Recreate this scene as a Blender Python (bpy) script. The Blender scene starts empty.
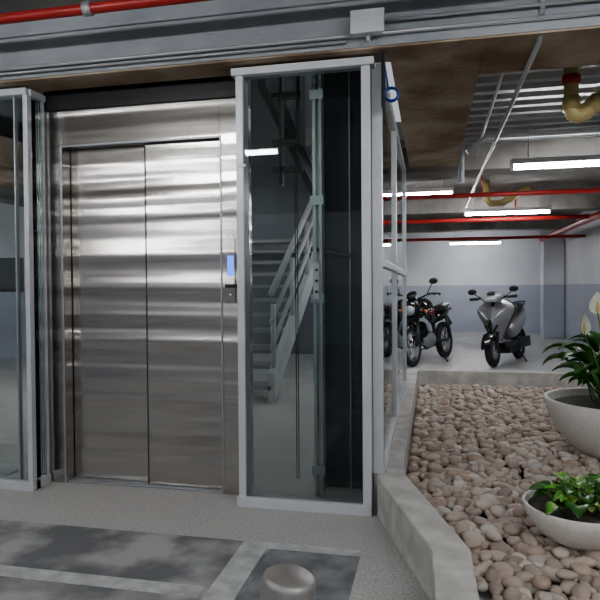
import bpy, bmesh, math, random
import numpy as np
from mathutils import Vector, Matrix
random.seed(7)
D=bpy.data
# ---------------------------------------------------------------- materials
def newmat(name):
    m=D.materials.new(name); m.use_nodes=True
    nt=m.node_tree; b=nt.nodes['Principled BSDF']
    return m,nt,b
def mat(name,c1,c2=None,scale=5,rough=.6,metal=0,bump=0,bscale=None,stretch=(1,1,1),detail=6,lo=.35,hi=.65,bdist=.01,coat=0,spec=.5):
    m,nt,b=newmat(name); L=nt.links.new
    b.inputs['Roughness'].default_value=rough; b.inputs['Metallic'].default_value=metal
    b.inputs['Coat Weight'].default_value=coat; b.inputs['Specular IOR Level'].default_value=spec
    if c2 is None: c2=tuple(x*.9 for x in c1)
    tc=nt.nodes.new('ShaderNodeTexCoord'); mp=nt.nodes.new('ShaderNodeMapping'); mp.inputs['Scale'].default_value=stretch
    L(tc.outputs['Object'],mp.inputs['Vector'])
    n=nt.nodes.new('ShaderNodeTexNoise'); n.inputs['Scale'].default_value=scale; n.inputs['Detail'].default_value=detail
    L(mp.outputs[0],n.inputs['Vector'])
    r=nt.nodes.new('ShaderNodeValToRGB'); r.color_ramp.elements[0].position=lo; r.color_ramp.elements[1].position=hi
    r.color_ramp.elements[0].color=(*c1,1); r.color_ramp.elements[1].color=(*c2,1)
    L(n.outputs['Fac'],r.inputs['Fac']); L(r.outputs[0],b.inputs['Base Color'])
    if bump:
        n2=nt.nodes.new('ShaderNodeTexNoise'); n2.inputs['Scale'].default_value=bscale or scale*4; n2.inputs['Detail'].default_value=5
        L(mp.outputs[0],n2.inputs['Vector'])
        bp=nt.nodes.new('ShaderNodeBump'); bp.inputs['Strength'].default_value=bump; bp.inputs['Distance'].default_value=bdist
        L(n2.outputs['Fac'],bp.inputs['Height']); L(bp.outputs[0],b.inputs['Normal'])
    return m
def emit(name,c,s):
    m,nt,b=newmat(name); b.inputs['Emission Color'].default_value=(*c,1); b.inputs['Emission Strength'].default_value=s
    b.inputs['Base Color'].default_value=(*c,1); return m
def glass(name,tint,refl=1.0):
    m,nt,b=newmat(name); nt.nodes.remove(b); L=nt.links.new
    out=nt.nodes['Material Output']; t=nt.nodes.new('ShaderNodeBsdfTransparent'); t.inputs[0].default_value=(*tint,1)
    g=nt.nodes.new('ShaderNodeBsdfGlossy'); g.inputs['Roughness'].default_value=.02; g.inputs[0].default_value=(.97,1,1,1)
    f=nt.nodes.new('ShaderNodeFresnel'); f.inputs[0].default_value=1.5
    mu=nt.nodes.new('ShaderNodeMath'); mu.operation='MULTIPLY'; mu.inputs[1].default_value=refl
    L(f.outputs[0],mu.inputs[0]); x=nt.nodes.new('ShaderNodeMixShader'); L(mu.outputs[0],x.inputs[0]); L(t.outputs[0],x.inputs[1]); L(g.outputs[0],x.inputs[2]); L(x.outputs[0],out.inputs[0])
    return m
def steelmat():
    m,nt,b=newmat('brushed_steel'); L=nt.links.new
    b.inputs['Metallic'].default_value=1; b.inputs['Roughness'].default_value=.2
    tc=nt.nodes.new('ShaderNodeTexCoord')
    def noise(sc,scale,det):
        mp=nt.nodes.new('ShaderNodeMapping'); mp.inputs['Scale'].default_value=sc; L(tc.outputs['Object'],mp.inputs[0])
        n=nt.nodes.new('ShaderNodeTexNoise'); n.inputs['Scale'].default_value=scale; n.inputs['Detail'].default_value=det; L(mp.outputs[0],n.inputs[0]); return n
    a=noise((.13,.13,4.2),1.6,1.5); c=noise((1.0,1.0,160),3,2)
    b1=nt.nodes.new('ShaderNodeBump'); b1.inputs['Strength'].default_value=1; b1.inputs['Distance'].default_value=.024; L(a.outputs['Fac'],b1.inputs['Height'])
    L(b1.outputs[0],b.inputs['Normal'])
    r=nt.nodes.new('ShaderNodeValToRGB'); r.color_ramp.elements[0].color=(.50,.475,.445,1); r.color_ramp.elements[1].color=(.58,.555,.525,1)
    r.color_ramp.elements[0].position=.3; r.color_ramp.elements[1].position=.7; L(c.outputs['Fac'],r.inputs[0]); L(r.outputs[0],b.inputs['Base Color'])
    return m
def pebblemat():
    m,nt,b=newmat('pebble_stone'); L=nt.links.new; b.inputs['Roughness'].default_value=.75
    g=nt.nodes.new('ShaderNodeNewGeometry'); r=nt.nodes.new('ShaderNodeValToRGB'); cr=r.color_ramp
    cols=[(0,(.50,.39,.31)),(.2,(.64,.54,.46)),(.4,(.42,.34,.30)),(.55,(.72,.62,.54)),(.7,(.53,.40,.32)),(.85,(.62,.57,.53)),(1,(.78,.71,.63))]
    cr.elements[0].color=(*cols[0][1],1); cr.elements[1].color=(*cols[-1][1],1)
    for p,c in cols[1:-1]:
        e=cr.elements.new(p); e.color=(*c,1)
    L(g.outputs['Random Per Island'],r.inputs[0])
    tc=nt.nodes.new('ShaderNodeTexCoord'); n=nt.nodes.new('ShaderNodeTexNoise'); n.inputs['Scale'].default_value=60; L(tc.outputs['Object'],n.inputs[0])
    mx=nt.nodes.new('ShaderNodeMixRGB'); mx.blend_type='MULTIPLY'; mx.inputs[0].default_value=.3; L(r.outputs[0],mx.inputs[1]); L(n.outputs['Fac'],mx.inputs[2]); L(mx.outputs[0],b.inputs['Base Color'])
    return m
def leafmat(name,c1,c2,scale=30,lo=.45,hi=.6):
    return mat(name,c1,c2,scale=scale,rough=.35,lo=lo,hi=hi)

STEEL=steelmat()
ALU=mat('white_aluminium',(.62,.64,.66),(.56,.58,.60),rough=.35,metal=.2)
ALUD=mat('grey_aluminium',(.36,.38,.40),rough=.35,metal=.5)
BLACK=mat('black_plastic',(.012,.012,.014),rough=.35)
DARK=mat('dark_paint',(.03,.035,.04),rough=.5)
RUBBER=mat('rubber',(.02,.02,.022),(.03,.03,.03),rough=.8)
CHROME=mat('chrome',(.7,.7,.72),rough=.12,metal=1)
GLASS=glass('tinted_glass',(.86,.89,.89),.9)
GLASSL=glass('clear_glass',(.90,.93,.93),1.0)
PAINTBEAM=mat('beam_grey_paint',(.24,.26,.28),(.34,.36,.38),scale=2.5,rough=.6,bump=.5,bscale=18,detail=10,lo=.3,hi=.7)
BROWN=mat('stained_soffit',(.22,.15,.095),(.43,.35,.26),scale=2.6,rough=.85,bump=.6,bscale=22,detail=12,lo=.38,hi=.62)
CEIL=mat('ceiling_concrete',(.15,.14,.13),(.27,.26,.24),scale=2.5,rough=.85,bump=.5,detail=10)
DECK=mat('galvanised_deck',(.28,.29,.30),(.38,.39,.40),rough=.4,metal=.4)
RED=mat('red_pipe_paint',(.38,.03,.025),(.31,.022,.02),rough=.4)
YEL=mat('yellow_pvc',(.52,.44,.20),(.45,.36,.15),rough=.4)
GREYP=mat('grey_conduit',(.42,.43,.44),rough=.4,metal=.4)
WHITEP=mat('white_wall_paint',(.64,.65,.69),(.70,.71,.74),scale=1.5,rough=.7)
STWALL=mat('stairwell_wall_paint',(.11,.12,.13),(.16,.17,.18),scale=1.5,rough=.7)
BLUEW=mat('blue_grey_wall_paint',(.40,.43,.50),(.44,.47,.54),scale=1.5,rough=.6)
CURB=mat('curb_concrete',(.43,.42,.39),(.60,.59,.56),scale=9,rough=.85,bump=.5,bscale=60,bdist=.004,detail=10)
APRON=mat('fine_concrete',(.36,.355,.34),(.56,.55,.53),scale=90,rough=.8,bump=.3,bscale=200,bdist=.0015,lo=.3,hi=.65)
OLD=mat('worn_floor_paint',(.17,.175,.18),(.42,.42,.41),scale=3.4,rough=.65,bump=.6,bscale=60,bdist=.003,detail=15,lo=.42,hi=.60)
SLATE=mat('slate_floor_paint',(.15,.16,.17),(.32,.325,.33),scale=7,rough=.6,bump=.5,bscale=70,bdist=.003,detail=14,lo=.4,hi=.7)
STRIPE=mat('grey_line_paint',(.60,.61,.61),(.40,.405,.405),scale=12,rough=.65,bump=.3,bscale=60,bdist=.003,detail=12)
FAR=mat('parking_floor_epoxy',(.44,.44,.43),(.52,.52,.51),scale=1.2,rough=.35)
SOIL=mat('gravel_soil',(.05,.04,.035),(.10,.085,.07),scale=30,rough=.95)
POT=mat('stone_bowl',(.70,.68,.64),(.77,.75,.71),scale=40,rough=.5,bump=.2,bscale=120,bdist=.001)
LAMP=emit('tube_light',(.97,.98,1),85)
LAMPH=mat('lamp_housing',(.6,.6,.6),rough=.4)
STAIR=mat('stair_grey_paint',(.56,.58,.58),(.50,.52,.52),rough=.45)
STAIRD=mat('stair_dark_paint',(.05,.053,.057),rough=.5)
SCREEN=emit('blue_display',(.12,.25,.95),1.3)
BLUEC=mat('blue_cable',(.02,.06,.35),rough=.4)
GUN=mat('silver_grey_body',(.30,.305,.315),(.33,.335,.345),rough=.28,metal=.4,coat=.6)
REDB=mat('dark_red_body',(.20,.012,.014),rough=.25,coat=.6)
BLKB=mat('black_body',(.014,.014,.016),rough=.2,coat=.6)
LENS=mat('headlight_lens',(.45,.48,.52),rough=.08,coat=1)
ORANGE=mat('indicator_orange',(.5,.18,.04),rough=.3)
PARTN=mat('dark_partition',(.025,.035,.042),(.04,.05,.058),scale=2,rough=.25)
LEAF=leafmat('lily_leaf',(.03,.11,.02),(.07,.20,.04))
LEAF2=leafmat('pothos_leaf',(.12,.36,.05),(.50,.58,.20),scale=35,lo=.5,hi=.62)
STEM=mat('stem_green',(.09,.22,.05),rough=.5)
SPATHE=mat('white_spathe',(.78,.80,.68),rough=.5)
SPADIX=mat('spadix_cream',(.65,.55,.25),rough=.7)
LABEL=mat('paper_label',(.75,.76,.76),rough=.6)

# ---------------------------------------------------------------- mesh builder
class MB:
    def __init__(s): s.v=[];s.f=[];s.m=[];s.sm=[];s.mats=[]
    def mi(s,m):
        if m not in s.mats: s.mats.append(m)
        return s.mats.index(m)
    def add(s,vs,fs,m,smooth=False,M=None):
        o=len(s.v); i=s.mi(m)
        for p in vs:
            p=Vector(p); s.v.append(tuple(M@p) if M is not None else tuple(p))
        for f in fs: s.f.append([o+k for k in f]); s.m.append(i); s.sm.append(smooth)
    def box(s,x0,x1,y0,y1,z0,z1,m,M=None):
        v=[(x,y,z) for x in(x0,x1) for y in(y0,y1) for z in(z0,z1)]
        s.add(v,[(0,1,3,2),(4,6,7,5),(0,4,5,1),(2,3,7,6),(0,2,6,4),(1,5,7,3)],m,False,M)
    def tube(s,pts,r,m,seg=12,caps=True,M=None,smooth=True):
        pts=[Vector(p) for p in pts]; n=len(pts); rs=r if isinstance(r,(list,tuple)) else [r]*n
        vs=[];fs=[];prev=None
        for i,p in enumerate(pts):
            t=(pts[min(i+1,n-1)]-pts[max(i-1,0)]).normalized()
            if prev is None:
                a=Vector((0,0,1)) if abs(t.z)<.9 else Vector((1,0,0)); u=t.cross(a).normalized()
            else: u=(prev-t*prev.dot(t)).normalized()
            prev=u; w=t.cross(u)
            for k in range(seg):
                an=2*math.pi*k/seg; vs.append(p+(u*math.cos(an)+w*math.sin(an))*rs[i])
        for i in range(n-1):
            for k in range(seg):
                a=i*seg+k;b=i*seg+(k+1)%seg; fs.append((a,b,b+seg,a+seg))
        if caps: fs.append(tuple(range(seg-1,-1,-1))); fs.append(tuple((n-1)*seg+k for k in range(seg)))
        s.add(vs,fs,m,smooth,M)
    def loft(s,secs,m,seg=20,M=None,p=2.0):
        vs=[];fs=[]
        for (c,hw,hh,t) in secs:
            c=Vector(c); up=Vector((math.sin(t),0,math.cos(t)))
            for k in range(seg):
                an=2*math.pi*k/seg; cx=math.cos(an); sx=math.sin(an)
                e=2/p
                vs.append(c+Vector((0,1,0))*hw*math.copysign(abs(cx)**e,cx)+up*hh*math.copysign(abs(sx)**e,sx))
        n=len(secs)
        for i in range(n-1):
            for k in range(seg):
                a=i*seg+k;b=i*seg+(k+1)%seg; fs.append((a,b,b+seg,a+seg))
        fs.append(tuple(range(seg-1,-1,-1))); fs.append(tuple((n-1)*seg+k for k in range(seg)))
        s.add(vs,fs,m,True,M)
    def ell(s,c,r,m,M=None,seg=16,rings=10):
        vs=[];fs=[]
        for i in range(rings+1):
            th=math.pi*i/rings
            for k in range(seg):
                an=2*math.pi*k/seg; vs.append((c[0]+r[0]*math.sin(th)*math.cos(an),c[1]+r[1]*math.sin(th)*math.sin(an),c[2]+r[2]*math.cos(th)))
        for i in range(rings):
            for k in range(seg):
                a=i*seg+k;b=i*seg+(k+1)%seg; fs.append((a,a+seg,b+seg,b))
        s.add(vs,fs,m,True,M)
    def torus(s,c,R,r,m,axis='y',M=None,seg=36,rs=10,ry=None,a0=0,a1=2*math.pi):
        vs=[];fs=[]; full=abs(a1-a0-2*math.pi)<1e-6; n=seg if full else seg+1
        for i in range(n):
            a=a0+(a1-a0)*i/seg
            for k in range(rs):
                b=2*math.pi*k/rs; rr=R+r*math.cos(b); h=(ry or r)*math.sin(b)
                q={'y':(rr*math.cos(a),h,rr*math.sin(a)),'z':(rr*math.cos(a),rr*math.sin(a),h),'x':(h,rr*math.cos(a),rr*math.sin(a))}[axis]
                vs.append((c[0]+q[0],c[1]+q[1],c[2]+q[2]))
        for i in range(seg):
            for k in range(rs):
                j=(i+1)%n; fs.append((i*rs+k,j*rs+k,j*rs+(k+1)%rs,i*rs+(k+1)%rs))
        s.add(vs,fs,m,True,M)
    def rev(s,prof,c,m,seg=64,M=None):
        vs=[];fs=[];n=len(prof)
        for (r,z) in prof:
            for k in range(seg):
                a=2*math.pi*k/seg; vs.append((c[0]+r*math.cos(a),c[1]+r*math.sin(a),c[2]+z))
        for i in range(n-1):
            for k in range(seg):
                a=i*seg+k;b=i*seg+(k+1)%seg; fs.append((a,b,b+seg,a+seg))
        s.add(vs,fs,m,True,M)
    def finish(s,name,bevel=0,M=None):
        me=D.meshes.new(name); me.from_pydata(s.v,[],s.f)
        for m in s.mats: me.materials.append(m)
        me.polygons.foreach_set('material_index',s.m); me.polygons.foreach_set('use_smooth',s.sm); me.update()
        bm=bmesh.new(); bm.from_mesh(me); bmesh.ops.recalc_face_normals(bm,faces=bm.faces); bm.to_mesh(me); bm.free()
        o=D.objects.new(name,me); bpy.context.collection.objects.link(o)
        if M is not None: o.matrix_world=M
        if bevel:
            b=o.modifiers.new('bevel','BEVEL'); b.width=bevel; b.segments=2; b.limit_method='ANGLE'; b.angle_limit=math.radians(50)
        return o

# ---------------------------------------------------------------- camera
CZ=1.162
cam=D.cameras.new('camera'); co=D.objects.new('camera',cam); bpy.context.collection.objects.link(co)
cam.sensor_width=36; cam.lens=36; cam.clip_start=.02
co.matrix_world=Matrix.Translation((0,0,CZ))@Matrix.Rotation(math.radians(12.3),4,'Z')@Matrix.Rotation(math.radians(90-1.15),4,'X')@Matrix.Rotation(math.radians(-.4),4,'Z')
bpy.context.scene.camera=co
try: bpy.context.scene.view_settings.look='AgX - Medium High Contrast'
except Exception: pass

# ---------------------------------------------------------------- room shell
XL,XR,YB,YF=-7.0,2.9,16.0,-6.0
b=MB()
b.box(XL,XR,YF,2.62,-.12,0,OLD)
b.box(XL,.03,2.62,7.2,-.12,0,APRON)
b.box(.03,XR,2.62,7.2,-.12,-.01,SOIL)
b.box(XL,XR,7.2,YB,-.12,0,FAR)
b.box(-.70,-.30,1.2,2.56,-.01,.0015,SLATE)
b.box(-.30,.03,1.2,2.62,-.01,.002,APRON)
b.box(XL,-.86,2.10,2.18,-.01,.003,STRIPE)
b.box(-.84,-.72,1.2,2.62,-.01,.003,STRIPE)
b.box(-.72,-.30,2.56,2.62,-.01,.003,STRIPE)
b.finish('floor')
for nm,args in (('wall_back',(XL,XR,YB,YB+.2)),('wall_right',(XR,XR+.2,YF,YB)),('wall_left',(XL-.2,XL,YF,YB)),('wall_front',(XL,XR,YF-.2,YF))):
    b=MB(); b.box(*args,1.2,2.85,WHITEP); b.box(*args,0,1.2,BLUEW); b.finish(nm)
b=MB()
b.box(2.45,2.89,14.2,14.6,1.2,2.62,WHITEP); b.box(2.45,2.89,14.2,14.6,0,1.2,BLUEW); b.finish('concrete_column',.01)
b=MB()
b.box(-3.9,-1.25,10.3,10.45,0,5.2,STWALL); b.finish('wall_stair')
b=MB()
b.box(XL,XR,YF,2.95,2.70,2.85,CEIL)
b.box(XL,-3.9,3.15,10.45,2.62,2.8,CEIL)
b.box(XL,XR,10.45,YB,2.62,2.8,CEIL)
b.box(.26,XR,6.4,10.45,2.62,2.8,CEIL)
b.box(-1.25,.26,6.05,10.45,2.62,2.8,CEIL)
b.box(.26,XR,3.45,6.4,2.70,2.8,CEIL)
b.box(-3.9,.3,3.0,10.45,5.2,5.35,CEIL)
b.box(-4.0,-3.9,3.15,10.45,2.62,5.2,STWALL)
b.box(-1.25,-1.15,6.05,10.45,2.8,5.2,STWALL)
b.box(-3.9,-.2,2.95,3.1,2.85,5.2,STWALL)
b.finish('ceiling')
# corrugated galvanised deck
b=MB(); vs=[];fs=[];y=3.45
prof=[(0,0),(.07,0),(.10,.05),(.17,.05),(.20,0)]
pts=[]
while y<6.4:
    for dy,dz in prof[:-1]: pts.append((y+dy,2.60+dz))
    y+=.2
for (yy,zz) in pts: vs+=[(.26,yy,zz),(XR,yy,zz)]
for i in range(len(pts)-1): fs.append((2*i,2*i+1,2*i+3,2*i+2))
b.add(vs,fs,DECK); b.finish('metal_deck_ceiling')
# main beam and soffit
b=MB()
b.box(XL,XR,2.95,3.15,2.335,2.72,PAINTBEAM)
b.box(.26,XR,3.15,3.45,2.335,2.72,PAINTBEAM)
b.box(XL,XR,2.955,3.15,2.325,2.334,BROWN)
b.box(.26,XR,3.15,3.45,2.325,2.334,BROWN)
b.box(XL,XR,2.93,2.95,2.56,2.60,PAINTBEAM)
b.finish('concrete_beam')
b=MB(); b.box(-.20,.259,3.151,6.0,2.33,2.7,BROWN); b.box(XL,-3.9,3.151,6.0,2.33,2.6,BROWN); b.finish('trim_soffit')
for yy in (6.4,10.0,13.2):
    b=MB(); b.box(-1.1 if yy<10.4 else XL,XR,yy,yy+.35,2.36,2.619,CEIL); b.finish('ceiling_beam')

# ---------------------------------------------------------------- elevator
E=MB(); X0,X1,X2,X3=-2.26,-2.14,-1.152,-1.035; XM=-1.625; Yf=3.20
E.box(X0,X1,Yf,3.42,0,2.22,STEEL)
E.box(X2,X3,Yf,3.42,0,2.22,STEEL)
E.box(X1,X2,Yf,3.42,2.01,2.22,STEEL)
E.box(X0,X3,Yf-.001,3.42,2.225,2.6,BLACK)
E.box(X1-.012,X1,Yf-.004,Yf,0,2.02,ALUD); E.box(X2,X2+.01,Yf-.004,Yf,0,2.02,ALUD); E.box(X1,X2,Yf-.004,Yf,2.005,2.017,ALUD)
E.box(X1+.004,XM+.01,3.285,3.315,.012,2.008,STEEL)
E.box(XM,X2-.004,3.245,3.275,.012,2.008,STEEL)
E.box(XM-.007,XM,3.243,3.277,.012,2.008,DARK)
E.box(X1,X2,3.21,3.34,0,.01,ALUD)
E.box(X1,X2,3.36,3.42,0,2.1,DARK)
E.box(-1.115,-1.065,Yf-.012,Yf,1.08,1.44,STEEL)
E.box(-1.109,-1.071,Yf-.015,Yf-.011,1.23,1.345,SCREEN)
E.box(-1.122,-1.057,Yf-.02,Yf-.011,1.165,1.185,BLACK)
E.tube([(-1.09,Yf-.013,1.125),(-1.09,Yf-.02,1.125)],.012,CHROME)
E.finish('elevator',.002)

# ---------------------------------------------------------------- glass enclosures
G=MB(); gx0,gx1,gy=-1.0,-.295,3.05; T=2.285; sx=-.272
p=.038
G.box(gx0,gx0+p,gy-.02,gy+.03,0.0,T,ALU); G.box(gx1-.045,gx1,gy-.02,gy+.04,0,T,ALU)
G.box(gx0-.02,gx1+.02,gy-.035,gy+.05,T-.01,T+.028,ALU); G.box(gx0-.01,gx1,gy-.025,gy+.04,0,.055,ALU)
G.box(gx0+p,gx1-.045,gy,gy+.010,.055,T-.01,GLASS)
G.box(gx0,gx0+.02,gy+.03,3.19,0,T,ALU)
G.box(sx-.02,sx+.03,gy+.04,gy+.10,.201,T,ALU)
for y in (4.25,5.9): G.box(sx-.0,sx+.04,y,y+.05,.201,T,ALU)
G.box(sx,sx+.04,gy+.05,5.95,.201,.25,ALU); G.box(sx,sx+.04,gy+.05,5.95,T-.03,T+.02,ALU)
G.box(sx,sx+.04,gy+.05,5.95,1.27,1.31,ALU)
G.box(sx+.014,sx+.022,gy+.10,5.9,.25,T-.03,GLASSL)
G.box(gx0+.005,gx0+.055,gy-.023,gy-.02,1.80,1.815,LABEL)
G.finish('glass_enclosure',.003)

G=MB(); hx=-2.245
G.box(hx-.03,hx,gy-.02,gy+.02,0,T,ALU); G.box(hx-.006,hx+.002,gy+.02,3.16,.06,T,GLASSL); G.box(hx-.03,hx,3.165,3.19,0,T,ALU)
G.box(hx-1.6,hx+.0,gy-.03,gy+.04,T-.01,T+.028,ALU); G.box(hx-1.6,hx+.01,gy-.03,gy+.04,0,.055,ALU); G.box(hx-.03,hx+.01,gy,3.19,0,.055,ALU)
G.box(hx-.03,hx+.01,gy,3.19,T-.01,T+.028,ALU)
G.box(hx-.10,hx-.09,gy-.01,gy+.02,.05,T,ALUD)
G.box(hx-1.6,hx-.03,gy,gy+.01,.055,T-.01,GLASS)
G.box(hx-1.6,hx-1.56,gy-.02,gy+.03,0,T,ALU)
G.finish('glass_enclosure',.003)

b=MB(); b.box(-.60,-.325,3.44,3.48,0,5.2,PARTN); b.box(-.62,-.60,3.43,3.49,0,5.2,STAIRD); b.finish('wall_shaft')

R=MB(); RM=mat('rail_galv',(.50,.54,.53),(.44,.48,.47),rough=.3,metal=.5)
R.box(-.640,-.622,3.28,3.36,0,4.6,RM); R.box(-.600,-.585,3.26,3.34,0,4.6,RM); R.box(-.622,-.600,3.31,3.325,0,4.6,RM)
for z in (.12,1.08,1.62,2.2): R.box(-.65,-.575,3.258,3.28,z,z+.05,RM)
R.box(-.63,-.60,3.24,3.26,1.10,1.30,LABEL)
for z in (1.14,1.2,1.26): R.tube([(-.612,3.242,z),(-.612,3.23,z)],.008,DARK)
R.box(-.62,-.605,3.36,3.42,1.36,1.40,DARK)
R.tube([(-.655,3.3,1.38),(-.42,3.40,1.34)],.012,DARK)
R.box(-.455,-.448,3.41,3.43,0,4.6,ALUD)
R.finish('elevator_guide_rail')
R=MB()
for x in (-.80,-.787): R.tube([(x,3.55,0.0),(x,3.55,4.6)],.003,DARK,seg=8)
R.box(-.885,-.865,3.5,3.54,1.78,4.6,STAIRD); R.box(-.775,-.755,3.5,3.54,2.05,4.6,STAIRD)
for z in (1.86,2.02,2.3,2.6): R.box(-.93,-.75,3.5,3.56,z,z+.03,STAIRD)
R.finish('elevator_cable_set')

# ---------------------------------------------------------------- staircase
sx0,sx1=-2.75,-1.58; y0=5.85; n=11; run=.29; rise=.172
def stringer(bm,x,ya,za,yb,zb,m,h=.2,t=.02):
    vs=[]
    for xx in (x-t,x+t):
        vs+=[(xx,ya,za-h*.2),(xx,yb,zb-h*.2),(xx,yb,zb+h),(xx,ya,za+h)]
    bm.add(vs,[(0,1,2,3),(7,6,5,4),(0,4,5,1),(1,5,6,2),(2,6,7,3),(3,7,4,0)],m)
S=MB()
for x in (sx0,sx1): stringer(S,x,y0,0.06,y0+n*run,n*rise,STAIR,h=.24,t=.035)
TREAD=mat('stair_tread_steel',(.26,.27,.28),(.32,.33,.34),rough=.5)
for i in range(n):
    S.box(sx0,sx1,y0+i*run,y0+i*run+.28,(i+1)*rise-.04,(i+1)*rise,TREAD)
yt,zt=y0+n*run,n*rise
S.box(sx0-.9,sx1,yt,10.28,zt-.12,zt,TREAD)
for i in range(0,n+1,3):
    yy=y0+i*run+.1; zz=i*rise+.15; S.tube([(sx1,yy,zz),(sx1,yy,zz+.85)],.028,STAIR)
for h in (.45,.72,1.0): S.tube([(sx1,y0+.02,.1+h),(sx1,yt,zt+h+.02)],.025 if h<.9 else .035,STAIR)
for h in (.45,.95): S.tube([(sx1,yt,zt+h),(sx1,10.25,zt+h)],.03,STAIR)
for yy in (yt+.1,10.2): S.tube([(sx1,yy,zt),(sx1,yy,zt+.95)],.03,STAIR)
ax0,ax1=-3.8,-2.85
for x in (ax0,ax1): stringer(S,x,yt,zt,y0+.2,zt+n*rise*.95,STAIRD,h=.22)
stringer(S,sx1+.08,8.9,2.14,5.3,3.05,STAIRD,h=.20,t=.04)
for i in range(n-1):
    S.box(ax0,ax1,yt-(i+1)*run,yt-i*run,zt+(i+1)*rise-.035,zt+(i+1)*rise,STAIRD)
S.finish('steel_staircase')

# ---------------------------------------------------------------- curb and pebble bed
outer=[(.02,.3),(.01,1.9),(0,2.24),(-.27,3.05),(-.285,3.4),(-.285,7.2)]
inner=[(.15,.3),(.145,1.9),(.14,2.27),(-.13,3.12),(-.15,3.4),(-.15,7.06)]
b=MB()
A=outer+[(XR-.01,7.2)]; I=inner+[(XR-.01,7.06)]; n=len(A)
vs=[(x,y,0) for x,y in A]+[(x,y,.2) for x,y in A]+[(x,y,-.01) for x,y in I]+[(x,y,.2) for x,y in I]
fs=[]
for i in range(n-1):
    fs+=[(i,i+1,n+i+1,n+i),(n+i,n+i+1,3*n+i+1,3*n+i),(2*n+i,2*n+i+1,3*n+i+1,3*n+i)]
fs+=[(0,n,3*n,2*n),(n-1,2*n-1,4*n-1,3*n-1)]
b.add(vs,fs,CURB); b.finish('concrete_curb',.008)

def innerx(y):
    for (xa,ya),(xb,yb) in zip(inner[:-1],inner[1:]):
        if ya<=y<=yb: return xa+(xb-xa)*(y-ya)/(yb-ya)
    return .15
bm=bmesh.new(); bmesh.ops.create_icosphere(bm,subdivisions=2,radius=1)
bv=np.array([v.co[:] for v in bm.verts]); bf=np.array([[v.index for v in f.verts] for f in bm.faces]); bm.free()
rng=np.random.default_rng(3); V=[];F=[];o=0
sp=.060
for layer in range(2):
    y=.5
    while y<7.02:
        x=innerx(y)+.03+rng.uniform(0,.03)
        while x<2.83:
            s=rng.uniform(.75,1.3)
            a,bb,c=.040*s*rng.uniform(.9,1.25),.031*s*rng.uniform(.85,1.15),.021*s
            px=x+rng.uniform(-.018,.018); py=y+rng.uniform(-.018,.018); pz=.03+layer*.02+rng.uniform(-.006,.012)
            th=rng.uniform(0,math.pi); ti=rng.uniform(-.4,.4)
            M=np.array((Matrix.Rotation(th,3,'Z')@Matrix.Rotation(ti,3,'X')))
            w=bv*(1+.10*np.sin(bv[:,[1,2,0]]*2.5+rng.uniform(0,6,3)))
            w=(w*np.array([a,bb,c]))@M.T+np.array([px,py,pz])
            if w[:,0].min()>innerx(y)+.002 and w[:,0].max()<2.89:
                V.append(w);F.append(bf+o);o+=len(bv)
            x+=sp*1.12 if layer==0 else sp*2.0
        y+=sp if layer==0 else sp*1.7
V=np.concatenate(V);F=np.concatenate(F)
me=D.meshes.new('pebble_bed'); me.from_pydata(V.tolist(),[],F.tolist()); me.materials.append(pebblemat())
me.polygons.foreach_set('use_smooth',[True]*len(me.polygons)); me.update()
po=D.objects.new('pebble_bed',me); bpy.context.collection.objects.link(po)

# ---------------------------------------------------------------- planters
def bowl(name,c,r,h):
    b=MB(); P=[(0,0),(r*.42,0),(r*.50,.01),(r*.66,h*.18),(r*.84,h*.45),(r*.95,h*.75),(r,h*.97),(r*.99,h),(r*.955,h),(r*.94,h*.96),(r*.9,h*.86)]
    b.rev(P,c,POT); b.rev([(r*.9,h*.86),(r*.5,h*.9),(0,h*.91)],c,SOIL,seg=48); return b.finish(name)
P1=(1.20,4.25,.055); P2=(.63,2.78,.055)
bowl('planter_bowl',P1,.46,.37); bowl('planter_bowl',P2,.235,.165)
def leaf(bm,base,az,elev,length,width,droop,m,fold=.25,heart=False,n=9):
    d=Vector((math.cos(az),math.sin(az),0)); side=Vector((-math.sin(az),math.cos(az),0))
    p=Vector(base); e=elev; vs=[];fs=[]
    for i in range(n+1):
        t=i/n
        w=width*(math.sin(math.pi*min(1,t**(.65 if not heart else .5)))**.8 if 0<t<1 else (0.02 if not heart or t==1 else .35))
        up=Vector((0,0,1))*math.cos(e)-d*math.sin(e)
        vs+=[p-side*w*.5+up*w*fold,p-side*w*.25+up*w*fold*.35,p,p+side*w*.25+up*w*fold*.35,p+side*w*.5+up*w*fold]
        p=p+(d*math.cos(e)+Vector((0,0,1))*math.sin(e))*length/n; e-=droop/n
    for i in range(n):
        for k in range(4):
            a=i*5+k; fs.append((a,a+1,a+6,a+5))
    bm.add(vs,fs,m,True)
b=MB(); cx,cy,cz=P1[0],P1[1],P1[2]+.338
for i in range(78):
    az=random.uniform(0,2*math.pi); r=random.uniform(0,.18); e=random.uniform(.8,1.38); sl=random.uniform(.10,.36)
    base=Vector((cx+r*math.cos(az),cy+r*math.sin(az),cz))
    d=Vector((math.cos(az)*math.cos(e),math.sin(az)*math.cos(e),math.sin(e)))
    tip=base+d*sl; b.tube([base,base+d*sl*.5+Vector((0,0,.01)),tip],.005,STEM,seg=6)
    leaf(b,tip,az,e-.25,random.uniform(.18,.27),random.uniform(.085,.12),random.uniform(1.0,1.9),LEAF)
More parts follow.
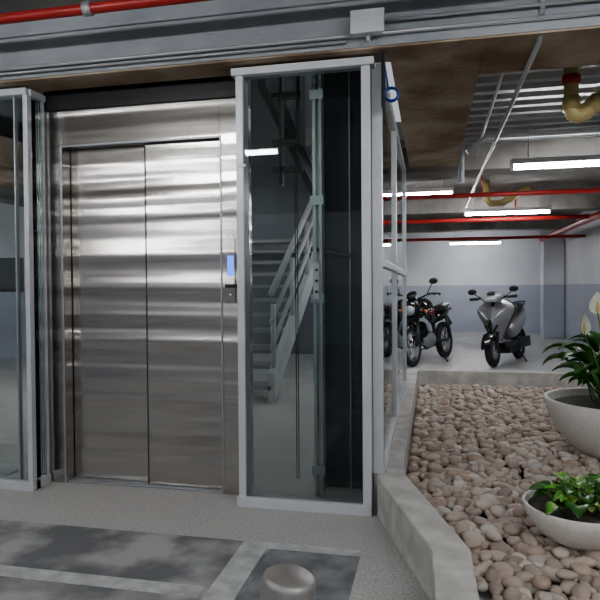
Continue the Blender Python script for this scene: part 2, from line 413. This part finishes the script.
for (dx,dy,h) in [(-.16,-.10,.60),(-.21,.02,.46),(-.02,-.12,.64),(.12,.05,.6),(.2,-.1,.5)]:
    base=Vector((cx+dx*.3,cy+dy*.3,cz)); top=Vector((cx+dx,cy+dy,cz+h))
    b.tube([base,(base+top)/2+Vector((0,0,.03)),top],.005,STEM,seg=6)
    b.tube([top,top+Vector((0,-.005,.03)),top+Vector((0,-.005,.07))],[.009,.011,.006],SPADIX,seg=8)
    leaf(b,top-Vector((0,0,.015)),random.uniform(-2.2,-.6)+math.pi,1.45,.15,.10,-.3,SPATHE,fold=.2)
b.finish('peace_lily')
b=MB(); cx,cy,cz=P2[0],P2[1],P2[2]+.152
for i in range(60):
    az=random.uniform(0,2*math.pi); r=random.uniform(0,.13); e=random.uniform(.5,1.3); sl=random.uniform(.03,.10)
    base=Vector((cx+r*math.cos(az),cy+r*math.sin(az),cz))
    d=Vector((math.cos(az)*math.cos(e),math.sin(az)*math.cos(e),math.sin(e))); tip=base+d*sl
    b.tube([base,tip],.0035,STEM,seg=6); leaf(b,tip,az,random.uniform(.1,.6),random.uniform(.06,.09),random.uniform(.055,.08),random.uniform(.6,1.4),LEAF2 if random.random()<.7 else LEAF,heart=True)
b.finish('pothos_plant')

# ---------------------------------------------------------------- bollard
b=MB(); Mx=Matrix.Translation((-.375,1.20,.008))@Matrix.Rotation(math.radians(9),4,'Y')
pr=[(.075,0),(.075,.012),(.056,.014),(.056,.552),(.054,.560),(.048,.565),(0,.567)]
b.rev(pr,(0,0,0),mat('satin_steel',(.42,.41,.39),rough=.5,metal=.8),M=Mx); b.finish('steel_bollard')

# ---------------------------------------------------------------- scooters
def wheel(b,x,r,w,spokes=5,disc=True):
    b.torus((x,0,r),r-w*.5,w*.5,RUBBER); b.torus((x,0,r),r-w*1.05,.012,ALUD,ry=w*.38)
    for i in range(spokes):
        a=2*math.pi*i/spokes; b.tube([(x,0,r),(x+(r-w)*math.cos(a),0,r+(r-w)*math.sin(a))],.013,ALUD,seg=8)
    b.tube([(x,-.06,r),(x,.06,r)],.03,ALUD)
    if disc: b.tube([(x,.045,r),(x,.05,r)],r*.5,CHROME,seg=24)
def mirrors(b,x,z,w,up=.17,m=BLACK):
    for s in(-1,1):
        b.tube([(x,s*w*.75,z),(x+.01,s*(w+.0),z+up*.6),(x,s*(w+.03),z+up)],.008,m,seg=8)
        b.ell((x,s*(w+.05),z+up+.02),(.018,.07,.045),m); b.ell((x-.012,s*(w+.05),z+up+.02),(.012,.06,.036),CHROME)
def scooter(name,M):
    b=MB()
    wheel(b,.62,.235,.10); wheel(b,-.60,.235,.11)
    b.torus((.62,0,.235),.262,.012,BLKB,ry=.075,a0=.15,a1=2.6,seg=20,rs=12)
    for s in(-1,1): b.tube([(.62,s*.075,.235),(.53,s*.07,.50)],.02,DARK,seg=10)
    b.tube([(.53,0,.48),(.42,0,.93)],.03,BLACK)
    # angular front apron: broad shoulders tapering down to a beak, thick black inner shield
    prof=[(0,.07),(.2,.12),(.45,.19),(.68,.27),(.80,.28),(.92,.20),(1,.13)]
    def iw(t):
        for (a,wa),(c_,wc) in zip(prof[:-1],prof[1:]):
            if a<=t<=c_: return wa+(wc-wa)*(t-a)/(c_-a)
        return .13
    rows=14;cols=12
    for (dx,m,ws) in ((0,GUN,1.0),(-.055,BLKB,1.06)):
        vs=[];fs=[]
        for i in range(rows+1):
            t=i/rows; z=.36+.58*t; w=iw(t)*ws
            for k in range(cols+1):
                u=-1+2*k/cols; x=.58-.16*t-.12*abs(u)**1.4+dx; vs.append((x+.07*(1-abs(u))*math.sin(math.pi*t),u*w,z+.03*abs(u)*t))
        c=cols+1; nn=len(vs); vs+=[(x-.05,y,z) for x,y,z in vs]
        for i in range(rows):
            for k in range(cols):
                a=i*c+k; fs+=[(a,a+1,a+c+1,a+c),(nn+a,nn+a+c,nn+a+c+1,nn+a+1)]
        for i in range(rows): fs+=[(i*c,i*c+c,nn+i*c+c,nn+i*c),(i*c+cols,nn+i*c+cols,nn+i*c+c+cols,i*c+c+cols)]
        fs+=[tuple(list(range(rows*c,rows*c+c))+[nn+rows*c+k for k in range(cols,-1,-1)]),tuple(list(range(0,c))+[nn+k for k in range(cols,-1,-1)])]
        b.add(vs,fs,m,False)
    # slanted turn lamps and black centre grille
    for s in(-1,1):
        b.tube([(.585,s*.05,.68),(.545,s*.12,.76),(.475,s*.20,.83)],[.012,.024,.010],LENS,seg=8)
        b.tube([(.60,s*.03,.50),(.575,s*.09,.60)],[.012,.018],BLACK,seg=8)
    b.loft([((.60,0,.56),.012,.07,-.2),((.625,0,.60),.035,.06,-.2),((.615,0,.66),.015,.03,-.2)],BLACK)
    # angular handlebar cowl with wide headlight
    b.loft([((.53,0,.98),.07,.02,0),((.50,0,.985),.13,.05,0),((.43,0,1.0),.17,.065,0),((.35,0,1.02),.14,.045,0),((.31,0,1.03),.06,.02,0)],GUN,p=3)
    b.loft([((.548,0,.965),.04,.012,0),((.535,0,.97),.095,.032,0),((.50,0,.975),.115,.038,0)],LENS,p=3)
    b.loft([((.50,0,1.05),.06,.01,.9),((.43,0,1.09),.05,.01,.9)],BLACK)
    b.tube([(.40,-.33,1.0),(.41,-.2,1.01),(.41,.2,1.01),(.40,.33,1.0)],.014,BLACK)
    for s in(-1,1):
        b.tube([(.40,s*.22,1.0),(.40,s*.35,1.0)],.022,RUBBER); b.tube([(.46,s*.15,.99),(.45,s*.33,.985)],.006,BLACK,seg=6)
    mirrors(b,.39,1.02,.26,.07)
    b.box(-.25,.45,-.15,.15,.27,.33,BLACK); b.box(-.35,.2,-.12,.12,.16,.28,DARK)
    b.loft([((-.12,0,.50),.12,.15,0),((-.22,0,.54),.17,.17,0),((-.45,0,.62),.185,.15,0),((-.70,0,.70),.14,.11,0),((-.88,0,.78),.08,.06,0),((-.95,0,.81),.02,.02,0)],GUN,p=2.6)
    b.loft([((.02,0,.74),.06,.02,0),((-.05,0,.755),.14,.045,0),((-.35,0,.79),.17,.05,0),((-.6,0,.85),.15,.05,0),((-.78,0,.87),.08,.03,0)],BLACK)
    b.tube([(-.62,-.12,.84),(-.85,-.10,.91),(-.9,0,.92),(-.85,.10,.91),(-.62,.12,.84)],.013,DARK)
    b.box(-.75,-.2,.09,.16,.20,.36,DARK); b.tube([(-.35,-.15,.27),(-.80,-.17,.32)],[.03,.055],DARK)
    b.tube([(-.15,.12,.22),(-.12,.26,.0)],.012,BLACK,seg=8)
    b.torus((-.60,0,.235),.27,.01,BLACK,ry=.07,a0=.8,a1=3.0,seg=16)
    return b.finish(name,M=M)
def motorcycle(name,M,body,acc,tank):
    b=MB()
    wheel(b,.68,.30,.085,6); wheel(b,-.62,.30,.10,6)
    b.torus((.68,0,.30),.325,.010,body,ry=.06,a0=.5,a1=2.5,seg=20,rs=12)
    for s in(-1,1):
        b.tube([(.68,s*.085,.30),(.57,s*.085,.60)],.027,DARK); b.tube([(.57,s*.085,.60),(.44,s*.085,.98)],.019,DARK)
    b.box(.42,.58,-.11,.11,.70,.74,BLACK); b.box(.38,.50,-.11,.11,.93,.96,BLACK)
    b.loft([((.66,0,.82),.05,.05,0),((.63,0,.83),.105,.115,0),((.55,0,.86),.13,.15,0),((.46,0,.90),.10,.12,0),((.42,0,.92),.05,.06,0)],body)
    b.ell((.645,0,.82),(.035,.085,.075),LENS); b.loft([((.60,0,.99),.07,.015,.9),((.52,0,1.06),.09,.02,.9),((.46,0,1.10),.05,.01,.9)],BLACK)
    b.tube([(.36,-.38,1.03),(.42,-.24,1.05),(.44,-.08,.99),(.44,.08,.99),(.42,.24,1.05),(.36,.38,1.03)],.013,BLACK)
    for s in(-1,1):
        b.tube([(.41,s*.26,1.045),(.36,s*.39,1.03)],.02,RUBBER); b.tube([(.47,s*.2,1.03),(.43,s*.37,1.02)],.006,CHROME,seg=6)
        b.tube([(.56,s*.08,.80),(.56,s*.20,.80)],.008,BLACK,seg=6); b.ell((.56,s*.22,.80),(.035,.03,.022),ORANGE)
    mirrors(b,.40,1.05,.26,.16)
    b.loft([((.40,0,.80),.05,.06,0),((.34,0,.84),.13,.12,0),((.15,0,.86),.17,.14,0),((-.05,0,.80),.12,.09,0),((-.14,0,.77),.07,.04,0)],tank)
    for s in(-1,1):
        b.loft([((.46,s*.17,.72),.02,.04,0),((.34,s*.19,.74),.035,.12,0),((.15,s*.16,.70),.03,.09,0),((.05,s*.13,.68),.01,.03,0)],tank)
        b.loft([((.40,s*.20,.76),.01,.02,0),((.30,s*.228,.77),.012,.03,0),((.18,s*.195,.74),.01,.02,0)],acc)
    b.loft([((-.08,0,.78),.07,.03,0),((-.15,0,.79),.12,.045,0),((-.5,0,.82),.13,.05,0),((-.75,0,.87),.10,.04,0),((-.85,0,.88),.05,.02,0)],BLACK)
    b.loft([((-.2,0,.66),.08,.08,0),((-.45,0,.70),.12,.09,0),((-.75,0,.78),.09,.06,0),((-.92,0,.82),.03,.02,0)],body)
    b.ell((.08,0,.36),(.20,.13,.13),ALUD); b.loft([((.22,0,.46),.09,.09,-.6),((.30,0,.56),.10,.10,-.6)],DARK)
    for i in range(5): b.box(.16+.02*i,.32+.02*i,-.115,.115,.46+.03*i,.468+.03*i,DARK)
    b.tube([(.42,0,.90),(.36,0,.45),(.15,0,.22),(-.2,0,.25),(-.25,0,.65)],.022,BLACK)
    b.tube([(.40,0,.85),(-.2,0,.68),(-.7,0,.78)],.022,BLACK)
    for s in(-1,1): b.tube([(-.15,s*.06,.32),(-.62,s*.07,.30)],.02,DARK); b.tube([(-.60,s*.12,.33),(-.48,s*.13,.68)],.03,DARK)
    b.tube([(.32,-.02,.46),(.40,-.10,.32),(.25,-.13,.18),(-.2,-.14,.22),(-.35,-.15,.27)],.018,CHROME)
    b.tube([(-.35,-.15,.27),(-.85,-.17,.38)],[.035,.05],DARK)
    b.tube([(-.05,.1,.2),(-.02,.27,0)],.012,BLACK,seg=8); b.tube([(0,-.2,.3),(0,.2,.3)],.012,BLACK,seg=8)
    b.tube([(-.65,0,.76),(-.98,0,.55)],[.05,.03],BLACK); b.ell((-.93,0,.80),(.03,.06,.03),REDB)
    return b.finish(name,M=M)
def place(x,y,deg,lean): return Matrix.Translation((x,y,0))@Matrix.Rotation(math.radians(deg),4,'Z')@Matrix.Rotation(math.radians(lean),4,'X')
scooter('scooter',place(1.14,9.6,-114,5))
motorcycle('motorcycle',place(.0,9.5,-112,5),BLKB,REDB,BLKB)
motorcycle('motorcycle',place(-.75,9.8,-100,4),BLKB,BLKB,BLKB)

# ---------------------------------------------------------------- lamps
def lamp(x0,x1,y,z,ceil,name='tube_lamp'):
    b=MB(); b.box(x0,x1,y-.05,y+.05,z+.022,z+.07,LAMPH); b.tube([(x0+.02,y,z),(x1-.02,y,z)],.022,LAMP)
    b.box(x0,x0+.02,y-.04,y+.04,z-.025,z+.03,LAMPH); b.box(x1-.02,x1,y-.04,y+.04,z-.025,z+.03,LAMPH)
    for x in (x0+.15,x1-.15): b.tube([(x,y,z+.06),(x,y,ceil)],.005,GREYP,seg=6)
    b.finish(name)
lamp(.72,1.94,5.8,2.25,2.59); lamp(.49,1.71,9.35,2.25,2.615); lamp(.43,1.6,14.6,2.18,2.615)
for (x,y) in [(-5,9),(-5,13),(-2.2,13),(-.9,8.2)]: lamp(x,x+1.2,y,2.4,2.615)  # last one is an added fill tube for the stair area
for (x,y) in [(-2.6,.6),(.5,.9),(-4.6,-1.2),(.2,-2.0),(-5.6,1.2),(1.4,-.4),(-4.8,-4.0),(-.2,-4.4)]: lamp(x,x+1.22,y,2.45,2.695)
lamp(-3.3,-2.1,7.0,4.6,5.19); lamp(-2.0,-.8,4.8,4.6,5.19)  # added fill tubes, out of view, brightening stairwell and shaft
lamp(-5.6,-4.4,4.8,2.1,2.325)

# ---------------------------------------------------------------- pipes
def pipe(name,pts,r,m,coll=None,seg=16):
    b=MB(); b.tube(pts,r,m,seg=seg)
    for c in (coll or []): b.tube(c[:2],c[2],c[3],seg=seg)
    return b.finish(name)
XLp,XRp=XL+.01,XR-.01
pipe('red_sprinkler_pipe',[(XLp,2.62,2.505),(XRp,2.62,2.505)],.025,RED,[((-1.62,2.62,2.505),(-1.58,2.62,2.505),.033,GREYP),((-1.60,2.62,2.505),(-1.60,2.62,2.69),.006,GREYP)])
pipe('red_sprinkler_pipe',[(-1.0,7.5,2.26),(XRp,7.5,2.26)],.028,RED,[((.6,7.5,2.26),(.6,7.5,2.61),.01,RED)])
pipe('red_sprinkler_pipe',[(-1.0,9.9,2.22),(XRp,9.9,2.22)],.035,RED,[((1.3,9.9,2.2),(1.3,9.9,2.61),.012,RED)])
pipe('red_sprinkler_pipe',[(2.40,3.6,2.20),(2.40,14.1,2.20)],.055,RED)
pipe('red_sprinkler_pipe',[(-6.9,12.4,2.12),(XRp,12.4,2.12)],.03,RED)
pipe('conduit',[(XLp,2.93,2.385),(XRp,2.93,2.385)],.010,GREYP,seg=10)
pipe('conduit',[(XLp,2.93,2.36),(-.4,2.93,2.36)],.008,GREYP,seg=10)
pipe('conduit',[(-.3,2.92,2.44),(XRp,2.92,2.44)],.008,GREYP,seg=10)
pipe('conduit',[(.50,2.92,2.68),(.50,2.90,2.5),(.50,3.0,2.31),(.50,5.0,2.31),(.50,9.2,2.33)],.013,GREYP,seg=10)
pipe('conduit',[(.44,3.5,2.5),(.44,6.3,2.46)],.012,ALU,seg=10)
pipe('drain_pipe',[(.30,5.2,2.28),(.45,5.2,2.40),(XRp,5.2,2.40)],.022,ALU)
pipe('drain_pipe',[(.30,6.2,2.20),(.30,6.2,2.59)],.03,ALU)
pipe('yellow_drain_pipe',[(.86,4.05,2.59),(.86,4.05,2.27),(.87,4.05,2.235),(.90,4.05,2.22),(.94,4.05,2.235),(1.02,4.05,2.32),(1.25,4.05,2.55)],.045,YEL,[((.86,4.05,2.42),(.86,4.05,2.475),.056,RED),((.86,4.05,2.26),(.86,4.05,2.34),.054,YEL),((.965,4.05,2.26),(1.02,4.05,2.32),.054,YEL)])
pipe('yellow_drain_pipe',[(1.3,4.6,2.59),(1.3,4.6,2.45),(1.4,4.6,2.42),(2.4,4.6,2.5)],.04,YEL)
pipe('yellow_drain_pipe',[(.75,8.6,2.61),(.75,8.6,2.36),(.80,8.6,2.30),(.95,8.6,2.30),(1.3,8.6,2.5)],.045,YEL)
b=MB(); b.box(-.36,-.22,2.86,2.915,2.37,2.47,ALU); b.box(-.37,-.21,2.855,2.865,2.365,2.475,ALU); b.tube([(-.29,2.9,2.37),(-.29,2.9,2.34)],.012,GREYP); b.finish('junction_box',.004)
b=MB(); b.box(-.235,-.22,2.98,3.06,2.05,2.32,BLACK)
for i in range(5): b.torus((-.19,3.05+.006*i,2.13),.032+.003*(i%2),.004,BLUEC,axis='y',seg=24,rs=8)
b.tube([(-.205,3.06,2.16),(-.23,3.06,2.32)],.005,BLUEC,seg=8)
b.finish('blue_cable_coil')
b=MB(); b.box(-2.95,-2.46,3.22,3.27,1.15,1.36,BLACK); b.box(-2.93,-2.48,3.215,3.22,1.165,1.345,DARK); b.box(-2.72,-2.68,3.24,3.27,0,1.15,ALUD); b.box(-2.82,-2.58,3.15,3.35,0,.015,ALUD); b.finish('display_monitor',.004)

# ---------------------------------------------------------------- world
w=D.worlds.new('world'); bpy.context.scene.world=w; w.use_nodes=True
bg=w.node_tree.nodes['Background']; bg.inputs[0].default_value=(.9,.95,1,1); bg.inputs[1].default_value=.5
